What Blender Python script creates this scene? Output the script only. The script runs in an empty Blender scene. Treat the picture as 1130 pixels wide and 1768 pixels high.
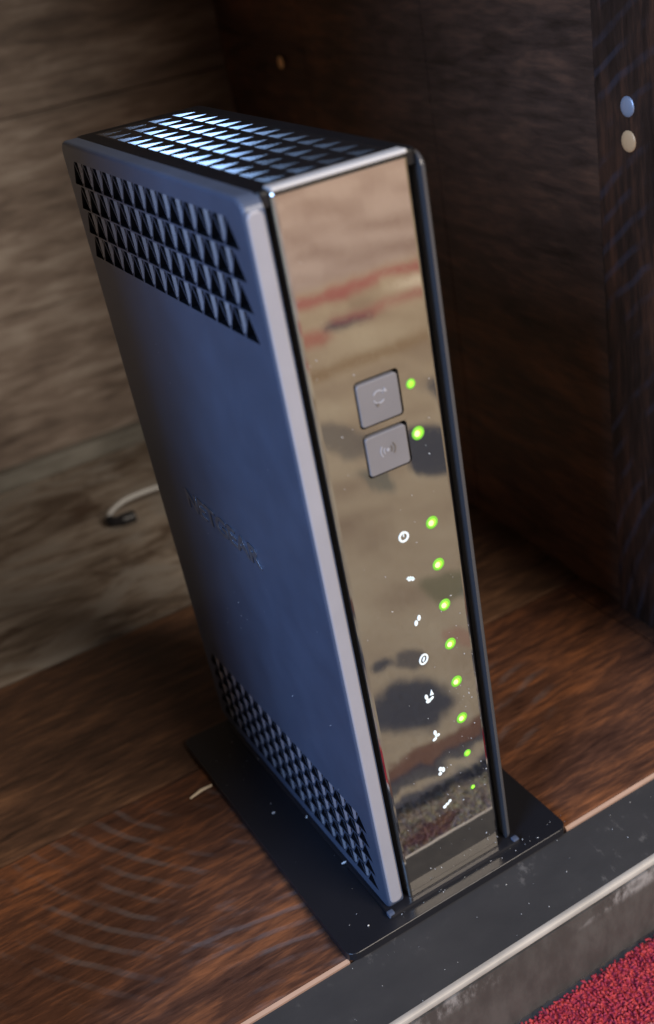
import bpy, bmesh, math, random
from mathutils import Matrix, Vector
random.seed(4)
S = bpy.context.scene
COL = S.collection

# ------------------------------------------------------------------ camera
cd = bpy.data.cameras.new("camera"); cam = bpy.data.objects.new("camera", cd); COL.objects.link(cam)
cam.matrix_world = Matrix(((0.8414, 0.3802, -0.3839, -0.09213),
                           (-0.5197, 0.3750, -0.7676, -0.22198),
                           (-0.1479, 0.8454, 0.5132, 0.26985),
                           (0, 0, 0, 1)))
cd.sensor_fit = 'VERTICAL'; cd.sensor_height = 36.0; cd.lens = 1964.7 / 1768 * 36
cd.shift_x = (565 - 663.8) / 1768; cd.shift_y = (949.2 - 884) / 1768
cd.clip_start = 0.01; cd.clip_end = 50
cd.dof.use_dof = True; cd.dof.focus_distance = 0.325; cd.dof.aperture_fstop = 10.5
S.camera = cam

# ------------------------------------------------------------------ light of the room
W = bpy.data.worlds.new("World"); S.world = W; W.use_nodes = True
bg = W.node_tree.nodes["Background"]; bg.inputs[0].default_value = (0.78, 0.74, 0.72, 1); bg.inputs[1].default_value = 0.075

def area(name, loc, target, sx, sy, power, color):
    l = bpy.data.lights.new(name, 'AREA'); l.shape = 'RECTANGLE'; l.size = sx; l.size_y = sy
    l.energy = power; l.color = color
    o = bpy.data.objects.new(name, l); COL.objects.link(o); o.location = loc
    o.rotation_euler = (Vector(target) - Vector(loc)).to_track_quat('-Z', 'Y').to_euler()
    return o
area("window_light", (-1.29, -0.69, 0.90), (0.0, 0.05, 0.1), 0.5, 0.85, 30, (0.34, 0.56, 1.0))
area("room_light", (0.55, -1.5, 1.15), (0.15, -0.1, 0.0), 0.9, 0.7, 44, (1.0, 0.88, 0.75))

S.view_settings.view_transform = 'Standard'; S.view_settings.look = 'None'
S.view_settings.exposure = 0; S.view_settings.gamma = 1
S.cycles.max_bounces = 8

# ------------------------------------------------------------------ node helpers
class NT:
    def __init__(s, name):
        s.m = bpy.data.materials.new(name); s.m.use_nodes = True
        s.t = s.m.node_tree; s.b = s.t.nodes["Principled BSDF"]
        s._co = None
    def link(s, a, b): s.t.links.new(a, b)
    def setin(s, sock, v):
        if isinstance(v, bpy.types.NodeSocket): s.link(v, sock)
        elif isinstance(v, (tuple, list)): sock.default_value = (*v, 1) if len(v) == 3 and sock.type == 'RGBA' else v
        else: sock.default_value = v
    @property
    def co(s):
        if s._co is None: s._co = s.t.nodes.new("ShaderNodeNewGeometry").outputs['Position']
        return s._co
    def sep(s, v=None):
        n = s.t.nodes.new("ShaderNodeSeparateXYZ"); s.link(v or s.co, n.inputs[0]); return n.outputs
    def comb(s, x, y, z):
        n = s.t.nodes.new("ShaderNodeCombineXYZ")
        for i, v in enumerate((x, y, z)): s.setin(n.inputs[i], v)
        return n.outputs[0]
    def ma(s, op, a, b=0.0, c=0.0, clamp=False):
        n = s.t.nodes.new("ShaderNodeMath"); n.operation = op; n.use_clamp = clamp
        s.setin(n.inputs[0], a); s.setin(n.inputs[1], b); s.setin(n.inputs[2], c); return n.outputs[0]
    def mapv(s, scale, loc=(0, 0, 0), rot=(0, 0, 0), v=None):
        n = s.t.nodes.new("ShaderNodeMapping"); s.link(v or s.co, n.inputs[0])
        n.inputs['Scale'].default_value = scale; n.inputs['Location'].default_value = loc; n.inputs['Rotation'].default_value = rot
        return n.outputs[0]
    def noise(s, v, scale=1.0, detail=4.0, rough=0.55, dist=0.0):
        n = s.t.nodes.new("ShaderNodeTexNoise"); s.link(v, n.inputs['Vector'])
        n.inputs['Scale'].default_value = scale; n.inputs['Detail'].default_value = detail
        n.inputs['Roughness'].default_value = rough; n.inputs['Distortion'].default_value = dist
        return n.outputs['Fac']
    def ss(s, v, a, b):
        n = s.t.nodes.new("ShaderNodeMapRange"); n.interpolation_type = 'SMOOTHSTEP'
        s.setin(n.inputs[0], v); n.inputs[1].default_value = a; n.inputs[2].default_value = b
        return n.outputs[0]
    def ramp(s, v, stops):
        n = s.t.nodes.new("ShaderNodeValToRGB"); s.link(v, n.inputs[0]); e = n.color_ramp.elements
        while len(e) < len(stops): e.new(0.5)
        for i, (p, c) in enumerate(stops): e[i].position = p; e[i].color = (*c, 1)
        return n.outputs[0]
    def mix(s, f, a, b, mode='MIX'):
        n = s.t.nodes.new("ShaderNodeMix"); n.data_type = 'RGBA'; n.blend_type = mode
        s.setin(n.inputs[0], f); s.setin(n.inputs[6], a); s.setin(n.inputs[7], b); return n.outputs[2]
    def bump(s, h, strength=0.3, dist=0.001):
        n = s.t.nodes.new("ShaderNodeBump"); n.inputs['Strength'].default_value = strength; n.inputs['Distance'].default_value = dist
        s.link(h, n.inputs['Height']); s.link(n.outputs[0], s.b.inputs['Normal'])
    def set(s, **k):
        for key, v in k.items(): s.setin(s.b.inputs[{'color': 'Base Color', 'rough': 'Roughness', 'metal': 'Metallic', 'spec': 'Specular IOR Level', 'coat': 'Coat Weight', 'coatr': 'Coat Roughness', 'em': 'Emission Color', 'ems': 'Emission Strength'}[key]], v)
        return s.m

def wood(name, axis, dark, mid, light, rough=0.45, grain=1.0, spec=0.35, saw=None, seed=0.0, x_tone=None, blotch=None, sheen=(0.15, 0.135, 0.14)):
    """axis: 0,1,2 = direction the grain runs in"""
    n = NT(name)
    sc = [110 * grain] * 3; sc[axis] = 16 * grain
    sc2 = [520 * grain] * 3; sc2[axis] = 90 * grain
    v1 = n.noise(n.mapv(sc, (seed, seed * 2, seed * 3)), 1, 6, 0.62, 0.6)
    v2 = n.noise(n.mapv(sc2, (seed, 3, seed)), 1, 5, 0.6, 0.3)
    v3 = n.noise(n.mapv((14, 14, 14), (seed, 5, 1)), 1, 3)
    f = n.ma('ADD', n.ma('MULTIPLY', v1, 0.45), n.ma('ADD', n.ma('MULTIPLY', v2, 0.42), n.ma('MULTIPLY', v3, 0.25)))
    c = n.ramp(f, [(0.40, dark), (0.55, mid), (0.74, light)])
    h = n.ma('ADD', n.ma('MULTIPLY', v2, 0.7), n.ma('MULTIPLY', v1, 0.5))
    r = n.ma('ADD', n.ma('MULTIPLY', v2, 0.35), rough - 0.15)
    if blotch:
        q = n.noise(n.mapv((22, 30, 30), (5, 2, 7)), 1, 5, 0.6, 0.8)
        c = n.mix(n.ss(q, 0.48, 0.62), c, blotch[0]); c = n.mix(n.ma('MULTIPLY', n.ss(q, 0.47, 0.34), 0.8), c, blotch[1])
    if x_tone:  # browner and darker towards higher x, with a noisy border
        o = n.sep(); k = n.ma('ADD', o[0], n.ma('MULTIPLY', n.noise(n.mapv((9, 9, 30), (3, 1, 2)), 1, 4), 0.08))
        c = n.mix(n.ss(k, x_tone[0], x_tone[1]), c, n.mix(1.0, c, x_tone[2], 'MULTIPLY'))
    if saw:
        for (cx, cy, ax1, ax2, pitch, ph, mask_c, mask_r, amt) in saw:
            o = n.sep(); X = n.ma('SUBTRACT', o[ax1], cx); Y = n.ma('SUBTRACT', o[ax2], cy)
            d = n.ma('SQRT', n.ma('ADD', n.ma('MULTIPLY', X, X), n.ma('MULTIPLY', Y, Y)))
            w = n.noise(n.mapv((60, 60, 60), (1, seed, 2)), 1, 3)
            d = n.ma('ADD', d, n.ma('MULTIPLY', w, pitch * 0.5))
            k = n.ma('SINE', n.ma('MULTIPLY', n.ma('ADD', d, ph), 2 * math.pi / pitch))
            k = n.ss(k, 0.25, 1.0)
            brk = n.noise(n.mapv((45, 45, 45), (7, seed, 2)), 1, 5)
            k = n.ma('MULTIPLY', k, n.ss(brk, 0.42, 0.62))
            mx = n.ma('SUBTRACT', o[ax1], mask_c[0]); my = n.ma('SUBTRACT', o[ax2], mask_c[1])
            md = n.ma('SQRT', n.ma('ADD', n.ma('MULTIPLY', mx, mx), n.ma('MULTIPLY', my, my)))
            k = n.ma('MULTIPLY', k, n.ma('SUBTRACT', 1, n.ss(md, mask_r * 0.55, mask_r)))
            k = n.ma('MULTIPLY', k, amt)
            c = n.mix(k, c, sheen)
            h = n.ma('SUBTRACT', h, n.ma('MULTIPLY', k, 0.8))
    n.bump(h, 0.55, 0.0007)
    return n.set(color=c, rough=r, spec=spec)

def plastic(name, col, rough, metal=0.0, spec=0.5, fine=0.25, var=0.12, coat=0.0):
    n = NT(name)
    v = n.noise(n.mapv((60, 60, 60)), 1, 4)
    f = n.noise(n.mapv((3500, 3500, 3500)), 1, 2)
    c = n.mix(v, tuple(x * (1 - var) for x in col), tuple(min(1, x * (1 + var)) for x in col))
    n.bump(f, fine, 0.00003)
    return n.set(color=c, rough=n.ma('ADD', n.ma('MULTIPLY', v, 0.12), rough - 0.06), metal=metal, spec=spec, coat=coat)

M = {}
M['shell'] = plastic('silver_grey_plastic', (0.078, 0.098, 0.148), 0.33, 0.06, 0.28, var=0.25)
M['shelldark'] = plastic('dark_grey_plastic', (0.065, 0.065, 0.070), 0.30, 0.1, 0.5)
M['edge'] = plastic('pale_satin_edge', (0.34, 0.335, 0.37), 0.38, 0.1)
M['rib'] = plastic('bright_silver_rib', (0.42, 0.44, 0.50), 0.26, 0.5, 0.6)  # ribs paler and more metallic than the shell around them
M['core'] = plastic('black_plastic', (0.008, 0.008, 0.010), 0.4, 0, 0.4)
M['topgrille'] = plastic('gloss_black_plastic', (0.016, 0.017, 0.020), 0.13, 0, 1.0, 0.05)
M['topgrille'].node_tree.nodes['Principled BSDF'].inputs['IOR'].default_value = 1.75
M['button'] = plastic('grey_button_plastic', (0.195, 0.185, 0.19), 0.42)
M['mark'] = plastic('pale_button_mark', (0.36, 0.36, 0.39), 0.4)
M['markd'] = plastic('brown_button_mark', (0.13, 0.11, 0.09), 0.4)
M['stand'] = plastic('black_stand_plastic', (0.012, 0.012, 0.015), 0.36, 0, 0.4)
M['logo'] = plastic('letter_metal', (0.22, 0.24, 0.29), 0.3, 0.7)
M['steel'] = plastic('dull_nail_metal', (0.50, 0.50, 0.55), 0.4, 0.5)
M['glint'] = plastic('silver_edge_glint', (0.52, 0.52, 0.53), 0.5, 0.1)
M['brass'] = plastic('warm_nail_metal', (1.0, 0.52, 0.24), 0.4, 0.1)
M['cable'] = plastic('white_cable_plastic', (0.42, 0.42, 0.41), 0.4)
M['straw'] = plastic('pale_straw', (0.75, 0.62, 0.45), 0.6)
M['lint'] = plastic('white_lint', (0.75, 0.75, 0.74), 0.8)
# mirror like front
n = NT('mirror_front')
v = n.noise(n.mapv((90, 90, 20)), 1, 2)
sm = n.noise(n.mapv((700, 700, 700)), 1, 5, 0.7)
n.bump(v, 0.10, 0.0004)
M['mirror'] = n.set(color=(0.53, 0.505, 0.475), metal=1.0, rough=n.ma('ADD', n.ma('MULTIPLY', n.ss(sm, 0.5, 0.9), 0.12), 0.035))
# icon print, indicator lights
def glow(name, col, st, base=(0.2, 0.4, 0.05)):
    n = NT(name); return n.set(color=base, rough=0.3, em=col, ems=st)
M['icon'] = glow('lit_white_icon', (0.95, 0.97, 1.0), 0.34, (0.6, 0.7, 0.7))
M['led'] = glow('green_led_lens', (0.30, 1.0, 0.03), 1.3)
M['ledcore'] = glow('green_led_heart', (0.62, 1.0, 0.30), 2.0)
M['ledhalo'] = glow('green_led_halo', (0.06, 0.50, 0.01), 0.6)

M['shelf1'] = wood('red_brown_shelf_wood', 0, (0.028, 0.013, 0.010), (0.090, 0.038, 0.022), (0.29, 0.105, 0.040), 0.48, 1.0,
                   saw=[(0.081, 0.1645, 0, 1, 0.0070, 0.0, (-0.062, 0.074), 0.062, 0.36),
                        (-0.10, -0.30, 0, 1, 0.0062, 0.002, (-0.035, 0.022), 0.040, 0.4),
                        (0.15, -0.1285, 0, 1, 0.009, 0.0, (0.085, 0.06), 0.03, 0.35)], seed=1.3)
M['shelf2'] = wood('brown_shelf_wood', 0, (0.018, 0.011, 0.008), (0.085, 0.044, 0.027), (0.24, 0.120, 0.062), 0.5, 0.8, seed=4.1)
M['shelf3'] = wood('weathered_shelf_wood', 0, (0.045, 0.030, 0.022), (0.190, 0.150, 0.115), (0.44, 0.39, 0.33), 0.6, 0.55, seed=2.2, blotch=((0.27, 0.24, 0.205), (0.060, 0.034, 0.020)))
M['back'] = wood('weathered_back_wood', 0, (0.060, 0.043, 0.034), (0.205, 0.160, 0.130), (0.42, 0.37, 0.32), 0.6, 0.42, x_tone=(0.10, 0.19, (0.55, 0.42, 0.34)), seed=6.4)
M['side'] = wood('dark_side_wood', 1, (0.020, 0.011, 0.007), (0.080, 0.040, 0.025), (0.21, 0.090, 0.046), 0.45, 0.6, seed=3.7)
M['batten'] = wood('grey_batten_wood', 0, (0.05, 0.045, 0.038), (0.15, 0.14, 0.12), (0.26, 0.25, 0.22), 0.6, 0.4, seed=8)
M['post'] = wood('rough_post_wood', 2, (0.012, 0.007, 0.005), (0.045, 0.022, 0.014), (0.15, 0.055, 0.026), 0.42, 0.7,
                 saw=[(-0.10, -0.05, 1, 2, 0.0075, 0.0, (0.040, 0.10), 0.17, 0.25)], seed=5.5, sheen=(0.09, 0.09, 0.12))
M['floorwood'] = wood('pale_brown_floor_wood', 0, (0.18, 0.12, 0.085), (0.42, 0.31, 0.23), (0.55, 0.43, 0.34), 0.35, 0.06, seed=9)
# painted metal lip: dark with scuffs
n = NT('dark_scuffed_metal')
a = n.noise(n.mapv((30, 60, 60)), 1, 5); b = n.noise(n.mapv((300, 180, 260)), 1, 5, 0.7)
o = n.sep()
sc1 = n.ma('MULTIPLY', n.ss(b, 0.56, 0.70), n.ss(a, 0.47, 0.60))
edge = n.ma('MULTIPLY', n.ma('SUBTRACT', 1, n.ss(n.ma('ABSOLUTE', n.ma('ADD', o[2], 0.0165)), 0.001, 0.0042)), n.ss(a, 0.44, 0.54))
c = n.mix(a, (0.020, 0.020, 0.022), (0.052, 0.050, 0.050))
c = n.mix(n.ma('MULTIPLY', sc1, 0.22), c, (0.30, 0.28, 0.26))
c = n.mix(n.ma('MULTIPLY', n.ma('MULTIPLY', edge, n.ss(b, 0.45, 0.62)), 0.55), c, (0.48, 0.45, 0.42))
n.bump(b, 0.15, 0.0004)
M['lip'] = n.set(color=c, rough=n.ma('ADD', n.ma('MULTIPLY', b, 0.3), 0.42), spec=0.15)
n = NT('dusty_grey_metal_face')
a = n.noise(n.mapv((25, 60, 60)), 1, 5); b = n.noise(n.mapv((120, 180, 60), rot=(0, .5, 0)), 1, 5, 0.7); o = n.sep()
edge = n.ma('MULTIPLY', n.ma('SUBTRACT', 1, n.ss(n.ma('ABSOLUTE', n.ma('ADD', o[2], 0.0170)), 0.001, 0.0050)), n.ss(a, 0.46, 0.56))
c = n.mix(n.ss(b, 0.3, 0.7), (0.060, 0.055, 0.049), (0.095, 0.088, 0.078))
c = n.mix(n.ma('MULTIPLY', n.ma('MULTIPLY', edge, n.ss(b, 0.40, 0.62)), 0.7), c, (0.40, 0.38, 0.36))
M['face'] = n.set(color=c, rough=0.45, spec=0.4)
M['worn'] = plastic('worn_bare_edge', (0.38, 0.345, 0.30), 0.5, 0.1, 0.4, var=0.45)
M['rawedge'] = plastic('raw_wood_edge', (0.34, 0.205, 0.14), 0.55, var=0.35)

# ------------------------------------------------------------------ rug material (pattern in real floor coordinates)
FZ = -0.044
def fy(y): return 0.222 - (0.222 - y) * (0.27 - FZ) / 0.304
def fx(x): return -0.092 + (x + 0.092) * (0.27 - FZ) / 0.304
n = NT('woven_rug')
n1 = n.noise(n.mapv((55, 55, 0)), 1, 3); n2 = n.noise(n.mapv((16, 16, 0), (4, 2, 0)), 1, 4)
n3 = n.noise(n.mapv((420, 420, 420)), 1, 3, 0.7)
o = n.sep()
wy = n.ma('ADD', o[1], n.ma('MULTIPLY', n.ma('SUBTRACT', n1, 0.5), 0.022))
wy2 = n.ma('ADD', o[1], n.ma('MULTIPLY', n.ma('SUBTRACT', n2, 0.5), 0.07))
wy3 = n.ma('ADD', o[1], n.ma('ADD', n.ma('MULTIPLY', n.ma('SUBTRACT', n2, 0.5), 0.05), n.ma('MULTIPLY', n.ma('SUBTRACT', n1, 0.5), 0.012)))
wx = n.ma('ADD', o[0], n.ma('MULTIPLY', n.ma('SUBTRACT', n2, 0.5), 0.05))
c = n.ramp(n2, [(0.3, (0.30, 0.225, 0.155)), (0.5, (0.43, 0.345, 0.235)), (0.7, (0.50, 0.42, 0.29))])
RED = (0.36, 0.035, 0.045); DRED = (0.17, 0.028, 0.03); NAVY = (0.050, 0.060, 0.085); OLV = (0.19, 0.18, 0.11); BRN = (0.27, 0.18, 0.10)
def stripe(c, y0, hw, col, amt=1.0, soft=0.4, W=wy, xr=None):
    d = n.ma('ABSOLUTE', n.ma('SUBTRACT', W, y0))
    k = n.ma('MULTIPLY', n.ma('SUBTRACT', 1, n.ss(d, hw * (1 - soft), hw * (1 + soft))), amt)
    if xr: k = n.ma('MULTIPLY', k, n.ma('MULTIPLY', n.ss(o[0], xr[0] - .01, xr[0] + .01), n.ma('SUBTRACT', 1, n.ss(o[0], xr[1] - .01, xr[1] + .01))))
    return n.mix(k, c, col)
def blob(c, x, y, rx, ry, col, amt=0.9, rough=0.5):
    dx = n.ma('DIVIDE', n.ma('SUBTRACT', wx, x), rx); dy = n.ma('DIVIDE', n.ma('SUBTRACT', wy, y), ry)
    d = n.ma('SQRT', n.ma('ADD', n.ma('MULTIPLY', dx, dx), n.ma('MULTIPLY', dy, dy)))
    return n.mix(n.ma('MULTIPLY', n.ma('SUBTRACT', 1, n.ss(d, 1 - rough / 2, 1 + rough / 2)), amt), c, col)
c = stripe(c, fy(-0.068), 0.0050, NAVY, 0.85)
c = stripe(c, fy(-0.086), 0.0050, (0.13, 0.035, 0.03), 0.75)
c = stripe(c, fy(-0.080), 0.0030, NAVY, 0.8)
c = blob(c, fx(0.078), fy(-0.117), 0.023, 0.017, NAVY, 0.9)
c = blob(c, fx(0.083), fy(-0.148), 0.006, 0.005, NAVY, 0.85)
c = blob(c, fx(0.095), fy(-0.143), 0.007, 0.006, NAVY, 0.7)
c = blob(c, fx(0.123), fy(-0.139), 0.006, 0.012, RED, 0.25)
c = blob(c, fx(0.140), fy(-0.182), 0.016, 0.012, OLV, 0.8)
c = blob(c, fx(0.155), fy(-0.170), 0.012, 0.008, (0.16, 0.20, 0.17), 0.6)
c = blob(c, fx(0.222), fy(-0.310), 0.026, 0.038, NAVY, 0.92, 0.25)
c = blob(c, fx(0.276), fy(-0.380), 0.012, 0.022, NAVY, 0.8)
c = blob(c, fx(0.185), fy(-0.365), 0.012, 0.035, (0.14, 0.13, 0.12), 0.7)
c = blob(c, fx(0.172), fy(-0.300), 0.008, 0.020, (0.14, 0.15, 0.13), 0.7)
c = stripe(c, fy(-0.470), 0.010, BRN, 0.8, 0.8)
c = blob(c, fx(0.293), fy(-0.549), 0.020, 0.011, NAVY, 0.9)
c = stripe(c, fy(-0.540), 0.014, RED, 0.55, 0.6, wy2, xr=(-.5, 0.285))
c = stripe(c, fy(-0.558), 0.010, (0.36, 0.09, 0.09), 0.6, 0.7, wy3, xr=(0.30, 0.62))
c = stripe(c, fy(-0.620), 0.013, (0.36, 0.09, 0.09), 0.8, 0.6, wy3)
c = blob(c, fx(0.41), fy(-0.585), 0.05, 0.014, (0.75, 0.66, 0.50), 0.7)
far = n.ss(o[1], fy(-0.635), fy(-0.655))
c = n.mix(far, c, n.ramp(n2, [(0.35, (0.31, 0.225, 0.185)), (0.6, (0.46, 0.365, 0.31))]))
# red band beside the cabinet
redn = n.ma('ADD', o[1], n.ma('MULTIPLY', n.ma('SUBTRACT', n1, 0.5), 0.012))
c = n.mix(n.ss(redn, -0.0525, -0.0495), c, (0.42, 0.048, 0.052))
c = blob(c, 0.046, -0.0600, 0.016, 0.0036, (0.26, 0.06, 0.05), 0.55)
fib = n.ramp(n3, [(0.32, (0.45, 0.40, 0.42)), (0.45, (0.9, 0.9, 1.5)), (0.55, (1.1, 1.2, 1.1)), (0.70, (1.5, 1.9, 1.9))])
c = n.mix(n.ss(o[1], -0.09, -0.05), c, n.mix(1.0, c, fib, 'MULTIPLY'))
n.bump(n3, 0.6, 0.002)
M['rug'] = n.set(color=c, rough=0.95, spec=0.05)

# ------------------------------------------------------------------ object helpers
def link(name, me, mat=None, parent=None, smooth=False):
    o = bpy.data.objects.new(name, me); COL.objects.link(o)
    if mat: me.materials.append(mat)
    if parent: o.parent = parent
    if smooth:
        for p in me.polygons: p.use_smooth = True
    return o
def from_bm(name, bm, mat, parent=None, smooth=False):
    bmesh.ops.recalc_face_normals(bm, faces=bm.faces)
    me = bpy.data.meshes.new(name); bm.to_mesh(me); bm.free()
    return link(name, me, mat, parent, smooth)
def thing(name, label, cat, loc=(0, 0, 0), group=None):
    o = bpy.data.objects.new(name, None); COL.objects.link(o); o.location = loc; o.empty_display_size = 0.02
    o['label'] = label; o['category'] = cat
    if group: o['group'] = group
    return o
def rrect(x0, x1, y0, y1, r, ins=0.0, k=5):
    x0 += ins; x1 -= ins; y0 += ins; y1 -= ins; r = max(r - ins, 0.00005); P = []
    for cx, cy, a0 in ((x1 - r, y1 - r, 0), (x0 + r, y1 - r, 90), (x0 + r, y0 + r, 180), (x1 - r, y0 + r, 270)):
        for i in range(k + 1):
            a = math.radians(a0 + 90 * i / k); P.append((cx + r * math.cos(a), cy + r * math.sin(a)))
    return P
def plate_bm(rect, r, T, bev, fmap, holes=(), hole_depth=None, k=5, bs=3):
    """rounded plate; front at w=0 (outward), body goes to w=-T; holes are lists of (u,v)"""
    bm = bmesh.new(); rings = []
    for i in range(bs + 1):
        a = math.pi / 2 * i / bs
        ins = bev * (1 - math.sin(a)); w = -bev * (1 - math.cos(a))
        rings.append([bm.verts.new(fmap(u, v, w)) for u, v in rrect(*rect, r, ins, k)])
    rings.append([bm.verts.new(fmap(u, v, -T)) for u, v in rrect(*rect, r, 0, k)])
    N = len(rings[0])
    for A, B in zip(rings, rings[1:]):
        for i in range(N): bm.faces.new((A[i], A[(i + 1) % N], B[(i + 1) % N], B[i]))
    bm.faces.new(rings[-1])
    edges = [bm.edges.get((rings[0][i], rings[0][(i + 1) % N])) for i in range(N)]
    for H in holes:
        hv = [bm.verts.new(fmap(u, v, 0)) for u, v in H]
        edges += [bm.edges.new((hv[i], hv[(i + 1) % len(hv)])) for i in range(len(hv))]
        if hole_depth:
            hb = [bm.verts.new(fmap(u, v, -hole_depth)) for u, v in H]
            for i in range(len(hv)): bm.faces.new((hv[i], hv[(i + 1) % len(hv)], hb[(i + 1) % len(hv)], hb[i]))
    if holes: bmesh.ops.triangle_fill(bm, use_beauty=True, use_dissolve=False, edges=edges)
    else: bm.faces.new(rings[0])
    return bm
def box_bm(x0, x1, y0, y1, z0, z1, bev=0.0, seg=2):
    bm = bmesh.new(); bmesh.ops.create_cube(bm, size=1)
    for v in bm.verts: v.co = ((x0 + x1) / 2 + v.co.x * (x1 - x0), (y0 + y1) / 2 + v.co.y * (y1 - y0), (z0 + z1) / 2 + v.co.z * (z1 - z0))
    if bev: bmesh.ops.bevel(bm, geom=bm.edges[:], offset=bev, segments=seg, affect='EDGES', profile=0.6)
    return bm
def tube_bm(pts, rad, n=12, cap=True):
    bm = bmesh.new(); P = [Vector(p) for p in pts]; rings = []
    for i, p in enumerate(P):
        t = (P[min(i + 1, len(P) - 1)] - P[max(i - 1, 0)]).normalized()
        a = t.cross(Vector((0, 0, 1)));  a = a.normalized() if a.length > 1e-4 else Vector((1, 0, 0)); b = t.cross(a)
        r = rad[i] if isinstance(rad, (list, tuple)) else rad
        rings.append([bm.verts.new(p + (a * math.cos(2 * math.pi * j / n) + b * math.sin(2 * math.pi * j / n)) * r) for j in range(n)])
    for A, B in zip(rings, rings[1:]):
        for j in range(n): bm.faces.new((A[j], A[(j + 1) % n], B[(j + 1) % n], B[j]))
    if cap: bm.faces.new(rings[0]); bm.faces.new(rings[-1])
    return bm
def smoothc(P, k=6):
    P = [Vector(p) for p in P]; Q = [P[0]] + P + [P[-1]]; out = []
    for i in range(1, len(Q) - 2):
        a, b, c, d = Q[i - 1:i + 3]
        for j in range(k):
            t = j / k; out.append(0.5 * ((2 * b) + (c - a) * t + (2 * a - 5 * b + 4 * c - d) * t * t + (3 * b - a - 3 * c + d) * t ** 3))
    out.append(P[-1]); return out

# ================================================================== THE ROUTER
H = 0.215; D = 0.1244; WR = 0.0458
router = thing("router", "upright silver and black router with mirror front standing on black foot plate", "router")
front_m = lambda y0: (lambda u, v, w: (u, y0 - w, v))            # u = x, v = z, facing the viewer
left_m = lambda u, v, w: (-w, u, v)                             # u = y, v = z, facing left
right_m = lambda u, v, w: (WR + w, u, v)
PITCH = 0.00852

def lattice(fmap, u0, u1, v0, v1, rows, cols, rim, deep, shallow, ribs=True, draft=0.0, wall_black=True, apex=0.5):
    """sheet of alternating triangles: pierced triangles and faceted pockets between them. front end is u0."""
    bm = bmesh.new()
    def V(u, v, w=0.0): return bm.verts.new(fmap(u, v, w))
    pu = (u1 - u0) / cols; pv = (v1 - v0) / rows
    dark = []
    def inset(T, d):
        cx = sum(p[0] for p in T) / 3; cy = sum(p[1] for p in T) / 3
        # shrink so every side moves in by d
        a = math.dist(T[0], T[1]); b = math.dist(T[1], T[2]); c_ = math.dist(T[2], T[0]); s = (a + b + c_) / 2
        ar = abs((T[1][0] - T[0][0]) * (T[2][1] - T[0][1]) - (T[2][0] - T[0][0]) * (T[1][1] - T[0][1])) / 2
        ir = ar / s
        # incenter
        ix = (T[0][0] * b + T[1][0] * c_ + T[2][0] * a) / (a + b + c_); iy = (T[0][1] * b + T[1][1] * c_ + T[2][1] * a) / (a + b + c_)
        k = max(0.05, 1 - d / ir)
        return [(ix + (p[0] - ix) * k, iy + (p[1] - iy) * k) for p in T]
    for r in range(rows):
        vb = v0 + r * pv; vt = vb + pv
        for k in range(cols):
            T = [(u0 + k * pu, vb), (u0 + (k + 1) * pu, vb), (u0 + (k + apex) * pu, vt)]
            I = inset(T, rim)
            tv = [V(*p) for p in T]; iv = [V(*p) for p in I]; dv = [V(p[0], p[1], -deep) for p in inset(T, rim + draft)]
            for i in range(3):
                j = (i + 1) % 3; bm.faces.new((tv[i], tv[j], iv[j], iv[i])); f = bm.faces.new((iv[i], iv[j], dv[j], dv[i])); f.material_index = 1 if wall_black else 0
            if k < cols - 1:
                T = [(u0 + (k + 1) * pu, vb), (u0 + (k + 1 + apex) * pu, vt), (u0 + (k + apex) * pu, vt)]
                I = inset(T, rim)
                tv = [V(*p) for p in T]; iv = [V(*p) for p in I]
                for i in range(3):
                    j = (i + 1) % 3; bm.faces.new((tv[i], tv[j], iv[j], iv[i]))
                if ribs:
                    # a narrow upright rib stands between two flanks that fall away into the vent
                    mu = (I[1][0] + I[2][0]) / 2; wt = pu * .075; wb = pu * .06; vt2 = I[1][1]; vb2 = I[0][1]
                    a1 = V(mu - wb, vb2 + (vt2 - vb2) * .10, -.0004); a2 = V(mu + wb, vb2 + (vt2 - vb2) * .10); b1 = V(mu - wt, vt2, -.0006); b2 = V(mu + wt, vt2)
                    f = bm.faces.new((a1, a2, b2, b1)); f.material_index = 2
                    fr = V(I[2][0], I[2][1], -shallow); bk = V(I[1][0], I[1][1], -shallow); a0 = V(I[0][0], I[0][1], -shallow)
                    fl_ = [bm.faces.new((a1, b1, fr, a0)), bm.faces.new((a2, a0, bk, b2))]
                    fl_ += [bm.faces.new((iv[2], iv[0], a0, fr)), bm.faces.new((iv[0], iv[1], bk, a0))]
                    fl_ += [bm.faces.new((iv[2], fr, b1)), bm.faces.new((iv[1], b2, bk))]
                    for f in fl_: f.material_index = 1
                else:
                    bm.faces.new(iv)
        # end slivers
        for e, (a, b) in enumerate((((u0, vb), (u0 + pu * apex, vt)), ((u1, vb), (u1 - pu * (1 - apex), vt)))):
            ue = u0 if e == 0 else u1
            q = [V(*a), V(ue, vt), V(*b)]; bm.faces.new(q)
    return bm
def rect_loop(u0, u1, v0, v1): return [(u0, v0), (u1, v0), (u1, v1), (u0, v1)]

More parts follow.
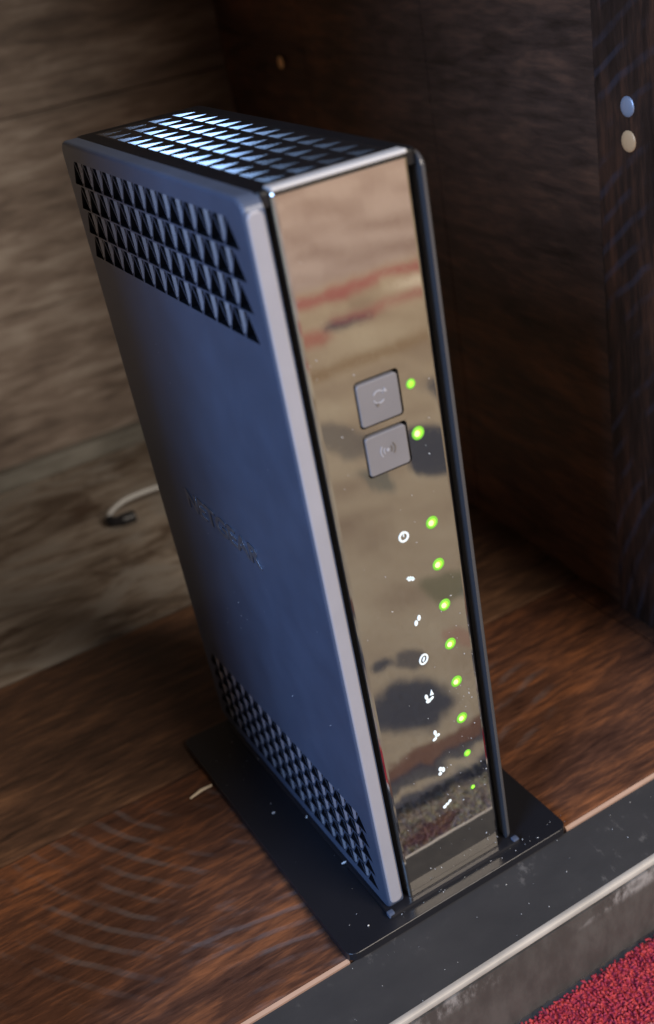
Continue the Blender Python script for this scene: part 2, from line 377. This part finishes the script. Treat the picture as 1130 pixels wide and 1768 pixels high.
ZONES = [(0.0052, 0.1190, 0.1815, 0.2103, 4, 14), (0.0052, 0.1190, 0.0045, 0.0345, 5, 16)]
for nm, mp in (("side_shell", left_m), ("side_shell", right_m)):
    T = 0.0050 if mp is left_m else 0.0014
    bm = plate_bm((0, D, 0, H if mp is left_m else H - .0008), 0.0040, T, 0.0011 if mp is left_m else 0.0008, mp, [rect_loop(*z[:4]) for z in ZONES], 0.0010, k=6, bs=4)
    sh = from_bm("side_shell", bm, M['shell'] if mp is left_m else M['shelldark'], router)
    sh['label'] = "left silver grey shell with triangle vents and raised brand lettering" if mp is left_m else "right silver grey shell edge"
    for z in ZONES:
        g = from_bm("vent_grille", lattice(mp, *z, 0.00024, 0.0030 if mp is left_m else 0.0008, 0.0020 if mp is left_m else 0.0007), M['shell'], sh); g.data.materials.append(M['core']); g.data.materials.append(M['rib'])
        from_bm('vent_lining', plate_bm(z[:4], 0.0002, 0.0004, 0.0001, (lambda u, v, w, mp=mp: mp(u, v, w - .0031)) if mp is left_m else (lambda u, v, w, mp=mp: mp(u, v, w - .0009))), M['core'], sh)
        g['label'] = "band of pierced triangles along the top" if z[2] > .1 else "band of pierced triangles along the bottom"
    if mp is left_m: left_shell = sh

et = from_bm("edge_trim", plate_bm((0.0005, 0.0049, 0.0030, 0.2122), 0.0018, 0.0012, 0.0007, front_m(-0.0002)), M['edge'], router)
et['label'] = "pale satin strip down the front edge of the left shell"
# black body between the shells, closed round back and bottom
from_bm("inner_body", box_bm(0.00505, 0.04430, 0.0042, D - 0.002, 0.0003, 0.2115, 0.0006), M['core'], router)
top_m = lambda u, v, w: (v, u, 0.2151 + w)
TZ = (0.0065, 0.1180, 0.0092, 0.0402, 4, 14)
bm = plate_bm((0.0012, D - 0.0015, 0.0042, 0.0447), 0.002, 0.0035, 0.0008, top_m, [rect_loop(*TZ[:4])], 0.0012)
top = from_bm("top_cover", bm, M['core'], router)
g = from_bm("vent_grille", lattice(top_m, *TZ, 0.00060, 0.0024, 0.0026, ribs=False, draft=0.0008, wall_black=False, apex=0.29), M['topgrille'], top)

# mirror front with two button openings
B = [(0.0182, 0.0307, 0.1553, 0.1675), (0.0182, 0.0309, 0.1420, 0.1537)]
bm = plate_bm((0.0070, 0.0414, 0.0005, 0.2148), 0.0012, 0.0040, 0.0011, front_m(0.0), [rrect(*b, 0.0011) for b in B], 0.0030, k=4)
panel = from_bm("front_panel", bm, M['mirror'], router)
for i, (a, b, c_, d) in enumerate(B):
    bm = plate_bm((a + .00055, b - .00045, c_ + .0002, d - .0010), 0.0009, 0.0025, 0.00035, front_m(-0.0001))
    bt = from_bm("button", bm, M['button'], router)
    cx, cz = (a + b) / 2, (c_ + d) / 2
    bt['label'] = "upper square grey button with two arrows" if i == 0 else "lower square grey button with radio waves"
    def flat(name, P, mat, parent, y=-0.00052, dy=0.0001):
        bm = bmesh.new(); A = [bm.verts.new((x, y, z)) for x, z in P]; C_ = [bm.verts.new((x, y + dy * 2, z)) for x, z in P]
        bm.faces.new(A); bm.faces.new(C_[::-1])
        for q in range(len(P)): bm.faces.new((A[q], A[(q + 1) % len(P)], C_[(q + 1) % len(P)], C_[q]))
        return from_bm(name, bm, mat, parent)
    def arc(cx, cz, r0, r1, a0, a1, k=14):
        a = [math.radians(a0 + (a1 - a0) * q / k) for q in range(k + 1)]
        return [(cx + r1 * math.cos(t), cz + r1 * math.sin(t)) for t in a] + [(cx + r0 * math.cos(t), cz + r0 * math.sin(t)) for t in a[::-1]]
    Y = -0.00025
    if i == 0:
        flat("arrow_mark", arc(cx, cz + .0006, .0014, .00175, 20, 150), M['mark'], bt, Y)
        flat("arrow_mark", arc(cx, cz + .0006, .0014, .00175, 200, 320), M['mark'], bt, Y)
        flat("arrow_mark", [(cx + .0010, cz + .0012), (cx + .0024, cz + .0014), (cx + .0018, cz + .0024)], M['mark'], bt, Y)
        flat("arrow_mark", [(cx - .0012, cz - .0008), (cx - .0001, cz - .0010), (cx - .0009, cz - .0018)], M['markd'], bt, Y)
    else:
        for s_ in (0, 180):
            for q, rr in enumerate((.0010, .0019)):
                flat("wave_mark", arc(cx, cz, rr, rr + .00028, s_ - 42, s_ + 42), M['mark'] if s_ else M['markd'], bt, Y)
        flat("wave_mark", arc(cx, cz, .00001, .00042, 0, 350), M['mark'], bt, Y)

tt = from_bm("top_edge_glint", box_bm(0.0072, 0.0412, -0.0002, 0.0036, 0.21455, 0.2156, 0.0004), M['glint'], router); tt['label'] = "added pale bar for the light caught along the top edge of the mirror front"  # added bar stands in for the bright reflection on the panel's top edge
# indicator lights and printed icons
def disc_dome(r, h, k=18):
    bm = bmesh.new(); rings = []
    for q in range(4):
        a = math.pi / 2 * q / 4; rings.append([bm.verts.new((r * math.cos(a) * math.cos(2 * math.pi * j / k), -h * math.sin(a), r * math.cos(a) * math.sin(2 * math.pi * j / k))) for j in range(k)])
    for A, C_ in zip(rings, rings[1:]):
        for j in range(k): bm.faces.new((A[j], A[(j + 1) % k], C_[(j + 1) % k], C_[j]))
    tp = bm.verts.new((0, -h, 0))
    for j in range(k): bm.faces.new((rings[-1][j], rings[-1][(j + 1) % k], tp))
    bm.faces.new(rings[0][::-1]); return bm
def mk(bm, mat):
    bmesh.ops.recalc_face_normals(bm, faces=bm.faces); me = bpy.data.meshes.new("indicator"); bm.to_mesh(me); bm.free(); me.materials.append(mat)
    for p in me.polygons: p.use_smooth = True
    return me
lens = mk(disc_dome(0.00136, 0.00022), M['led']); heart = mk(disc_dome(0.0009, 0.0002), M['ledcore']); halo_ = mk(disc_dome(0.0020, 0.00012), M['ledhalo'])
LEDS = 0.92
LED = [(.0336, .1621, .72), (.0336, .1489, 1.0), (.0338, .1231, 1.0), (.0339, .1102, 1.0), (.0340, .0971, 1.0), (.0340, .0840, 1.0),
       (.0342, .0707, 1.0), (.0342, .0573, 1.0), (.0343, .0438, .68), (.0345, .0302, .45)]
for x, z, s_ in LED:
    l = bpy.data.objects.new("indicator_light", lens); COL.objects.link(l); l.parent = router; l.location = (x, -0.00005, z); l.scale = (s_ * LEDS, 1, s_ * LEDS)
    r_ = bpy.data.objects.new("rim", halo_); COL.objects.link(r_); r_.parent = l  # wider dim green disc imitates the glow spreading round the lens
    if s_ > 0.9:
        h_ = bpy.data.objects.new("led_core", heart); COL.objects.link(h_); h_.parent = l; h_.location = (-0.0003, -0.0001, 0)
def icon(label, shapes):
    bm = bmesh.new()
    for P in shapes:
        A = [bm.verts.new((x, -0.00012, z)) for x, z in P]; C_ = [bm.verts.new((x, 0.0002, z)) for x, z in P]
        bm.faces.new(A)
        for q in range(len(P)): bm.faces.new((A[q], A[(q + 1) % len(P)], C_[(q + 1) % len(P)], C_[q]))
    o = from_bm("icon", bm, M['icon'], router); o['label'] = label
def dot(x, z, rx, rz=None, rot=0, k=10):
    rz = rz or rx; c_, s_ = math.cos(math.radians(rot)), math.sin(math.radians(rot))
    return [(x + rx * math.cos(t) * c_ - rz * math.sin(t) * s_, z + rx * math.cos(t) * s_ + rz * math.sin(t) * c_) for t in [2 * math.pi * q / k for q in range(k)]]
def ering(x, z, rx, rz, th, rot=0, k=18):
    o = []
    c_, s_ = math.cos(math.radians(rot)), math.sin(math.radians(rot))
    for h in (0, 1):
        a = [math.pi * (h + q / k) for q in range(k + 1)]
        pts = [((rx) * math.cos(t), (rz) * math.sin(t)) for t in a] + [((rx - th) * math.cos(t), (rz - th) * math.sin(t)) for t in a[::-1]]
        o.append([(x + p * c_ - q * s_, z + p * s_ + q * c_) for p, q in pts])
    return o
m_ = 0.001
X0 = 0.0250
icon("power ring icon", ering(X0, .1226, 1.55 * m_, 1.55 * m_, .60 * m_) + [[(X0 - .00012, .1226), (X0 + .00012, .1226), (X0 + .00012, .1240), (X0 - .00012, .1240)]])
icon("down arrow icon", [dot(X0 - .00045, .1099, .55 * m_, .75 * m_, 20), dot(X0 + .00055, .1095, .55 * m_, .70 * m_, 20), [(X0 - .0013, .1102), (X0 + .0014, .1090), (X0 + .0002, .1104)]])
icon("up arrow icon", [dot(X0 - .0005, .0957, .55 * m_, .9 * m_, -10), dot(X0 + .0006, .0969, .55 * m_, .9 * m_, -10)])
icon("globe icon", ering(X0, .0833, 1.45 * m_, 1.75 * m_, .55 * m_, -25) + [dot(X0, .0833, .35 * m_, .8 * m_, -25)])
icon("radio icon", [dot(X0 - .0011, .0706, .55 * m_, .9 * m_, 5), dot(X0 - .0006, .0690, .9 * m_, .7 * m_, 0), dot(X0 + .0005, .0693, .8 * m_, .45 * m_, 30), [(X0 + .0001, .0705), (X0 + .0014, .0703), (X0 + .0008, .0723)]])
icon("wired network icon", [dot(X0 - .0002, .0571, .55 * m_, .85 * m_), dot(X0 + .0006, .0558, .7 * m_, .5 * m_), dot(X0 - .0006, .0549, .8 * m_, .5 * m_, 20), dot(X0, .0560, .4 * m_, .6 * m_)])
icon("telephone icon", [dot(X0 - .0004, .0433, .65 * m_, .8 * m_), dot(X0 + .0005, .0426, .6 * m_, .95 * m_), dot(X0 - .0007, .0417, .65 * m_, .6 * m_)])
icon("link icon", [dot(X0 - .0010, .0287, .65 * m_, .6 * m_), dot(X0, .0292, .7 * m_, .5 * m_), dot(X0 + .0010, .0298, .6 * m_, .5 * m_, 30)])

# raised brand lettering on the left shell
tc = bpy.data.curves.new("lettering", 'FONT'); tc.body = "NETGEAR"; tc.size = 0.0088; tc.extrude = 0.00022; tc.bevel_depth = 0.00008; tc.offset = 0.00012
to = bpy.data.objects.new("tmp", tc); COL.objects.link(to); bpy.context.view_layer.update()
me = bpy.data.meshes.new_from_object(to.evaluated_get(bpy.context.evaluated_depsgraph_get())); bpy.data.objects.remove(to)
xs = [v.co.x for v in me.vertices]; k = 0.053 / (max(xs) - min(xs)); x0 = min(xs)
for v in me.vertices:
    u, w, h = (v.co.x - x0) * k, v.co.y, v.co.z
    v.co = (-h - 0.00005, 0.0925 - u, 0.1058 + w)
lt = link("brand_lettering", me, M['logo'], left_shell); lt['label'] = "raised bright lettering reading NETGEAR"

# foot plate
bm = plate_bm((-0.0185, 0.0635, -0.0064, 0.1200), 0.0035, 0.0028, 0.0003, lambda u, v, w: (u, v, 0.0 + w))
ft = from_bm("foot_plate", bm, M['stand'], router)
from_bm("plinth", box_bm(-0.0012, 0.0475, -0.0022, 0.1150, -0.0004, 0.0012, 0.0005), M['stand'], ft)
for x, y in ((-0.0006, -0.0016), (0.0462, -0.0016)):
    o = from_bm("corner_tab", box_bm(x - .0010, x + .0012, y - .0004, y + .0016, 0.0, 0.0018, 0.0005), M['shell'], router)

# ================================================================== THE CABINET
cab = thing("wooden_cabinet", "rough dark wood cabinet bay with a dark metal lip holding the router", "cabinet", (0.0, 0.0, 0.0))
SZ = -0.0030
def xr(y): return 0.1575 + 0.0500 * (y - 0.03)            # side wall is a touch out of square
def plank(name, x0, x1, y0, y1, z0, z1, mat, bev, jit=0.0006, lab=None):
    bm = box_bm(x0, x1, y0, y1, z0, z1, bev)
    o = from_bm(name, bm, mat, cab)
    if lab: o['label'] = lab
    return o
plank("shelf_plank", -0.1285, 0.152, -0.0036, 0.1050, -0.024, SZ, M['shelf1'], 0.0009, lab="reddish brown front plank with curved saw marks")
plank("shelf_plank", -0.1285, 0.185, 0.1052, 0.2125, -0.024, SZ - 0.0006, M['shelf2'], 0.0022, lab="dark brown middle plank")
plank("shelf_plank", -0.1285, 0.185, 0.2150, 0.4060, -0.024, SZ - 0.0002, M['shelf3'], 0.0030, lab="grey weathered plank at the back")
def prism_xy(P, z0, z1):
    bm = bmesh.new(); A = [bm.verts.new((x, y, z0)) for x, y in P]; C_ = [bm.verts.new((x, y, z1)) for x, y in P]
    bm.faces.new(A); bm.faces.new(C_)
    for q in range(len(P)): bm.faces.new((A[q], A[(q + 1) % len(P)], C_[(q + 1) % len(P)], C_[q]))
    return bm
# filler under the slanted wall foot
from_bm("shelf_end_strip", prism_xy([(0.1523, -0.0036), (xr(0), -0.0036), (xr(.105) + .001, 0.1048), (0.1523, 0.1048)], -0.024, SZ - 0.0003), M['shelf1'], cab)
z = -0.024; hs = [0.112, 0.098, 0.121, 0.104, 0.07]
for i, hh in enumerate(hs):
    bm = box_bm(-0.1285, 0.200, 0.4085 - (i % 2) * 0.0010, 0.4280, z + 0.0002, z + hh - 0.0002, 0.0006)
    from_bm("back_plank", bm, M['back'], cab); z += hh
from_bm('joint_batten', box_bm(-0.1285, 0.182, 0.3990, 0.4072, SZ - .0002, 0.0075, 0.0012), M['batten'], cab)
# side boards, running upright, dark
edges_y = [0.0785, 0.185, 0.300, 0.4065]
for a, b in zip(edges_y, edges_y[1:]):
    from_bm("side_board", prism_xy([(xr(a) + .0012, a + .0003), (xr(b) + .0012, b - .0003), (xr(b) + .02, b - .0003), (xr(a) + .02, a + .0003)], SZ - .001, 0.457), M['side'], cab)
bm = prism_xy([(xr(-.0036) - .0012, -.0034), (xr(.078) - .0012, .0775), (xr(.078) + .02, .0775), (xr(0) + .02, -.0034)], SZ + .0003, 0.457)
bmesh.ops.bevel(bm, geom=[e for e in bm.edges if abs(e.verts[0].co.z - e.verts[1].co.z) > .1], offset=0.0018, segments=2, affect='EDGES')
from_bm("front_post", bm, M['post'], cab)
# unseen roof and left side of the bay, added to block light
plank("top_board", -0.1285, 0.20, -0.0036, 0.4060, 0.4580, 0.4780, M['side'], 0.001)
plank("left_shade_board", -0.150, -0.1290, -0.0036, 0.4280, -0.024, 0.4780, M['back'], 0.001)  # unseen board set close in to shade the router's rear side
# sloping metal lip and its outer face (one bent strip), with the worn nosing as its sub-part
def extr_x(P, x0, x1, name, mat, parent, smooth=False):
    bm = bmesh.new(); A = [bm.verts.new((x0, y, z)) for y, z in P]; C_ = [bm.verts.new((x1, y, z)) for y, z in P]
    bm.faces.new(A); bm.faces.new(C_)
    for q in range(len(P)): bm.faces.new((A[q], A[(q + 1) % len(P)], C_[(q + 1) % len(P)], C_[q]))
    return from_bm(name, bm, mat, parent, smooth)
LZ = -0.0110; LY = -0.0262
lip = extr_x([(-0.0046, -0.0046), (LY + .0010, LZ + .0002), (LY + .0010, FZ + .001), (-0.0046, FZ + .001)], -0.1285, 0.22, "metal_lip", M['lip'], cab)
nose = [(LY + .0013 + .0018 * math.cos(math.radians(a)) * 1.0, LZ - .0014 + .0018 * math.sin(math.radians(a))) for a in range(60, 200, 14)] + [(LY + .0018, LZ - .0024)]
extr_x(nose, -0.1285, 0.22, "worn_edge", M['worn'], lip)
extr_x([(LY + .0008, LZ - .0035), (LY + .0001, LZ - .0035), (LY + .0001, FZ + .0008), (LY + .0008, FZ + .0008)], -0.1285, 0.22, "outer_face", M['face'], lip)
extr_x([(-0.0037, SZ - .0001), (-0.0046, SZ - .0009), (-0.0046, SZ - .0018), (-0.0037, SZ - .0025)], -0.1285, -0.0180, "raw_edge", M['rawedge'], cab)
extr_x([(-0.0037, SZ - .0001), (-0.0046, SZ - .0009), (-0.0046, SZ - .0018), (-0.0037, SZ - .0025)], 0.0640, 0.1523, "raw_edge", M['rawedge'], cab)
# nails in the side
def nail(x, y, z, r, mat, lab, d=(-1, 0, 0)):
    bm = bmesh.new(); bmesh.ops.create_uvsphere(bm, u_segments=16, v_segments=8, radius=r)
    for v in bm.verts: v.co = (v.co.x * .22 + x, v.co.y + y, v.co.z + z)
    o = from_bm("nail_head", bm, mat, cab, True); o['label'] = lab
nail(xr(.0596) - .0014, .0596, .1942, .0032, M['steel'], "greyish nail head, the upper of the pair at the right edge")
nail(xr(.0596) - .0014, .0596, .1838, .0034, M['brass'], "warm pale nail head, the lower of the pair at the right edge")
nail(xr(.300) + .0004, .325, .1927, .0029, M['brass'], "small dull brass nail head in the dark side boards")

# ================================================================== SMALL THINGS
cb = thing("white_cable", "thin white cable curling into a black end on the shelf left of the router", "cable", (0.03, 0.315, SZ))
def loc(P): return [(a - 0.03, b - 0.315, c_ - SZ) for a, b, c_ in P]
o = from_bm("cable_jacket", tube_bm(smoothc(loc([(.085, .318, .004), (.060, .317, .0050), (.045, .3165, .0062), (.032, .3155, .0062), (.0235, .3145, .0035), (.0205, .3135, .0002)])), 0.0013, 12), M['cable'], cb, True)
o = from_bm("cable_end", tube_bm(smoothc(loc([(.0206, .3130, .0006), (.0215, .3105, -.0004), (.0260, .3085, -.0004), (.0330, .3085, -.0006)])), [0.0027] * 12 + [0.0033] * 7, 12), M['core'], cb, True)
sp = from_bm("straw_splinter", tube_bm([(-.0285, .0913, SZ + .0006), (-.024, .0920, SZ + .0011), (-.0195, .0922, SZ + .0009)], [0.0003, 0.0006, 0.0004], 6), M['straw'])
sp['label'] = "pale straw splinter lying on the wood touching the black foot plate"; sp['category'] = "splinter"

# dust and lint: nobody could count it
bm = bmesh.new()
def speck(p, s_):
    m = Matrix.Translation(p) @ Matrix.Rotation(random.random() * 6, 4, Vector((random.random(), random.random(), random.random() + .1)).normalized()) @ Matrix.Diagonal((s_ * random.uniform(.5, 1.8), s_ * .5, s_ * .5, 1))
    bmesh.ops.create_icosphere(bm, subdivisions=1, radius=1, matrix=m)
for _ in range(70): speck((random.uniform(.008, .041), -0.0001, random.uniform(0, 1) ** 1.6 * .2 + .003), random.choice([.00008, .0001, .00013, .0002]))
for _ in range(30): speck((random.uniform(.033, .041), -0.0001, random.uniform(.03, .09)), random.choice([.00008, .0001, .00016]))
for _ in range(14): speck((random.uniform(-.0165, -.001), random.uniform(-.003, .118), .00015), random.choice([.00008, .00012, .0002]))
for _ in range(30): speck((random.uniform(0, .065), random.uniform(-.0045, -.0015), .00015), random.choice([.00008, .00012, .0002]))
for _ in range(28):
    y = random.uniform(-.025, -.005); t = (y + .0046) / (LY + .001 + .0046)
    speck((random.uniform(-.03, .12), y, -.0046 + (LZ + .0002 + .0046) * t + .0001), random.choice([.00008, .00012, .0002]))
for _ in range(40): speck((-0.0001, random.uniform(.003, .12), random.uniform(.003, .17)), random.choice([.00006, .0001, .00014]))
for p, s_ in (((-.0015, .026, .0010), .0007), ((-.0012, .052, .0010), .0006), ((-.001, .090, .0008), .0006), ((-.009, .062, .0004), .0005), ((-.008, .0, .0004), .0005), ((-.0001, .040, .060), .0003)): speck(p, s_)
ds = from_bm("dust_specks", bm, M['lint']); ds['kind'] = 'stuff'; ds['label'] = "white dust specks over the router, its foot plate and the metal lip"

# ================================================================== FLOOR AND RUG
bm = bmesh.new(); bm.faces.new([bm.verts.new(p) for p in ((-4, -4, FZ - .006), (4, -4, FZ - .006), (4, 2, FZ - .006), (-4, 2, FZ - .006))])
fl = from_bm("floor", bm, M['floorwood']); fl['kind'] = 'structure'
rug = thing("rug", "red and tan patterned woven rug lying against the cabinet's metal lip", "rug", (0.3, -0.6, FZ - .006))
bm = box_bm(-1.5, 2.2, -1.6, LY - .0012, FZ - .0058, FZ, 0.002); bmesh.ops.translate(bm, vec=(-0.3, 0.6, -(FZ - .006)), verts=bm.verts)
from_bm("woven_base", bm, M['rug'], rug)
# tufts that show one by one close to the lip
bm = bmesh.new(); bmesh.ops.create_icosphere(bm, subdivisions=1, radius=1); bm.verts.ensure_lookup_table()
IV = [v.co.copy() for v in bm.verts]; IF = [[v.index for v in f.verts] for f in bm.faces]; bm.free()
vs, fs = [], []; y = LY - .0018
while y > -0.078:
    x = -0.02 + random.random() * .001
    while x < 0.16:
        b0 = len(vs); L = random.uniform(.0006, .0013); t = random.uniform(.00030, .00055)
        m = Matrix.Translation((x - .3 + random.uniform(-.0006, .0006), y + .6 + random.uniform(-.0006, .0006), .0060 + random.uniform(-.0003, .0008))) @ Matrix.Rotation(random.uniform(0, 6.3), 4, 'Z') @ Matrix.Rotation(random.uniform(-1.0, 1.0), 4, 'Y') @ Matrix.Diagonal((L, t, t * 1.2, 1))
        vs += [m @ v for v in IV]; fs += [[i + b0 for i in f] for f in IF]
        x += 0.00115
    y -= 0.00095
me = bpy.data.meshes.new("pile"); me.from_pydata(vs, [], fs)
pl = link("pile", me, M['rug'], rug, True); pl['kind'] = 'stuff'
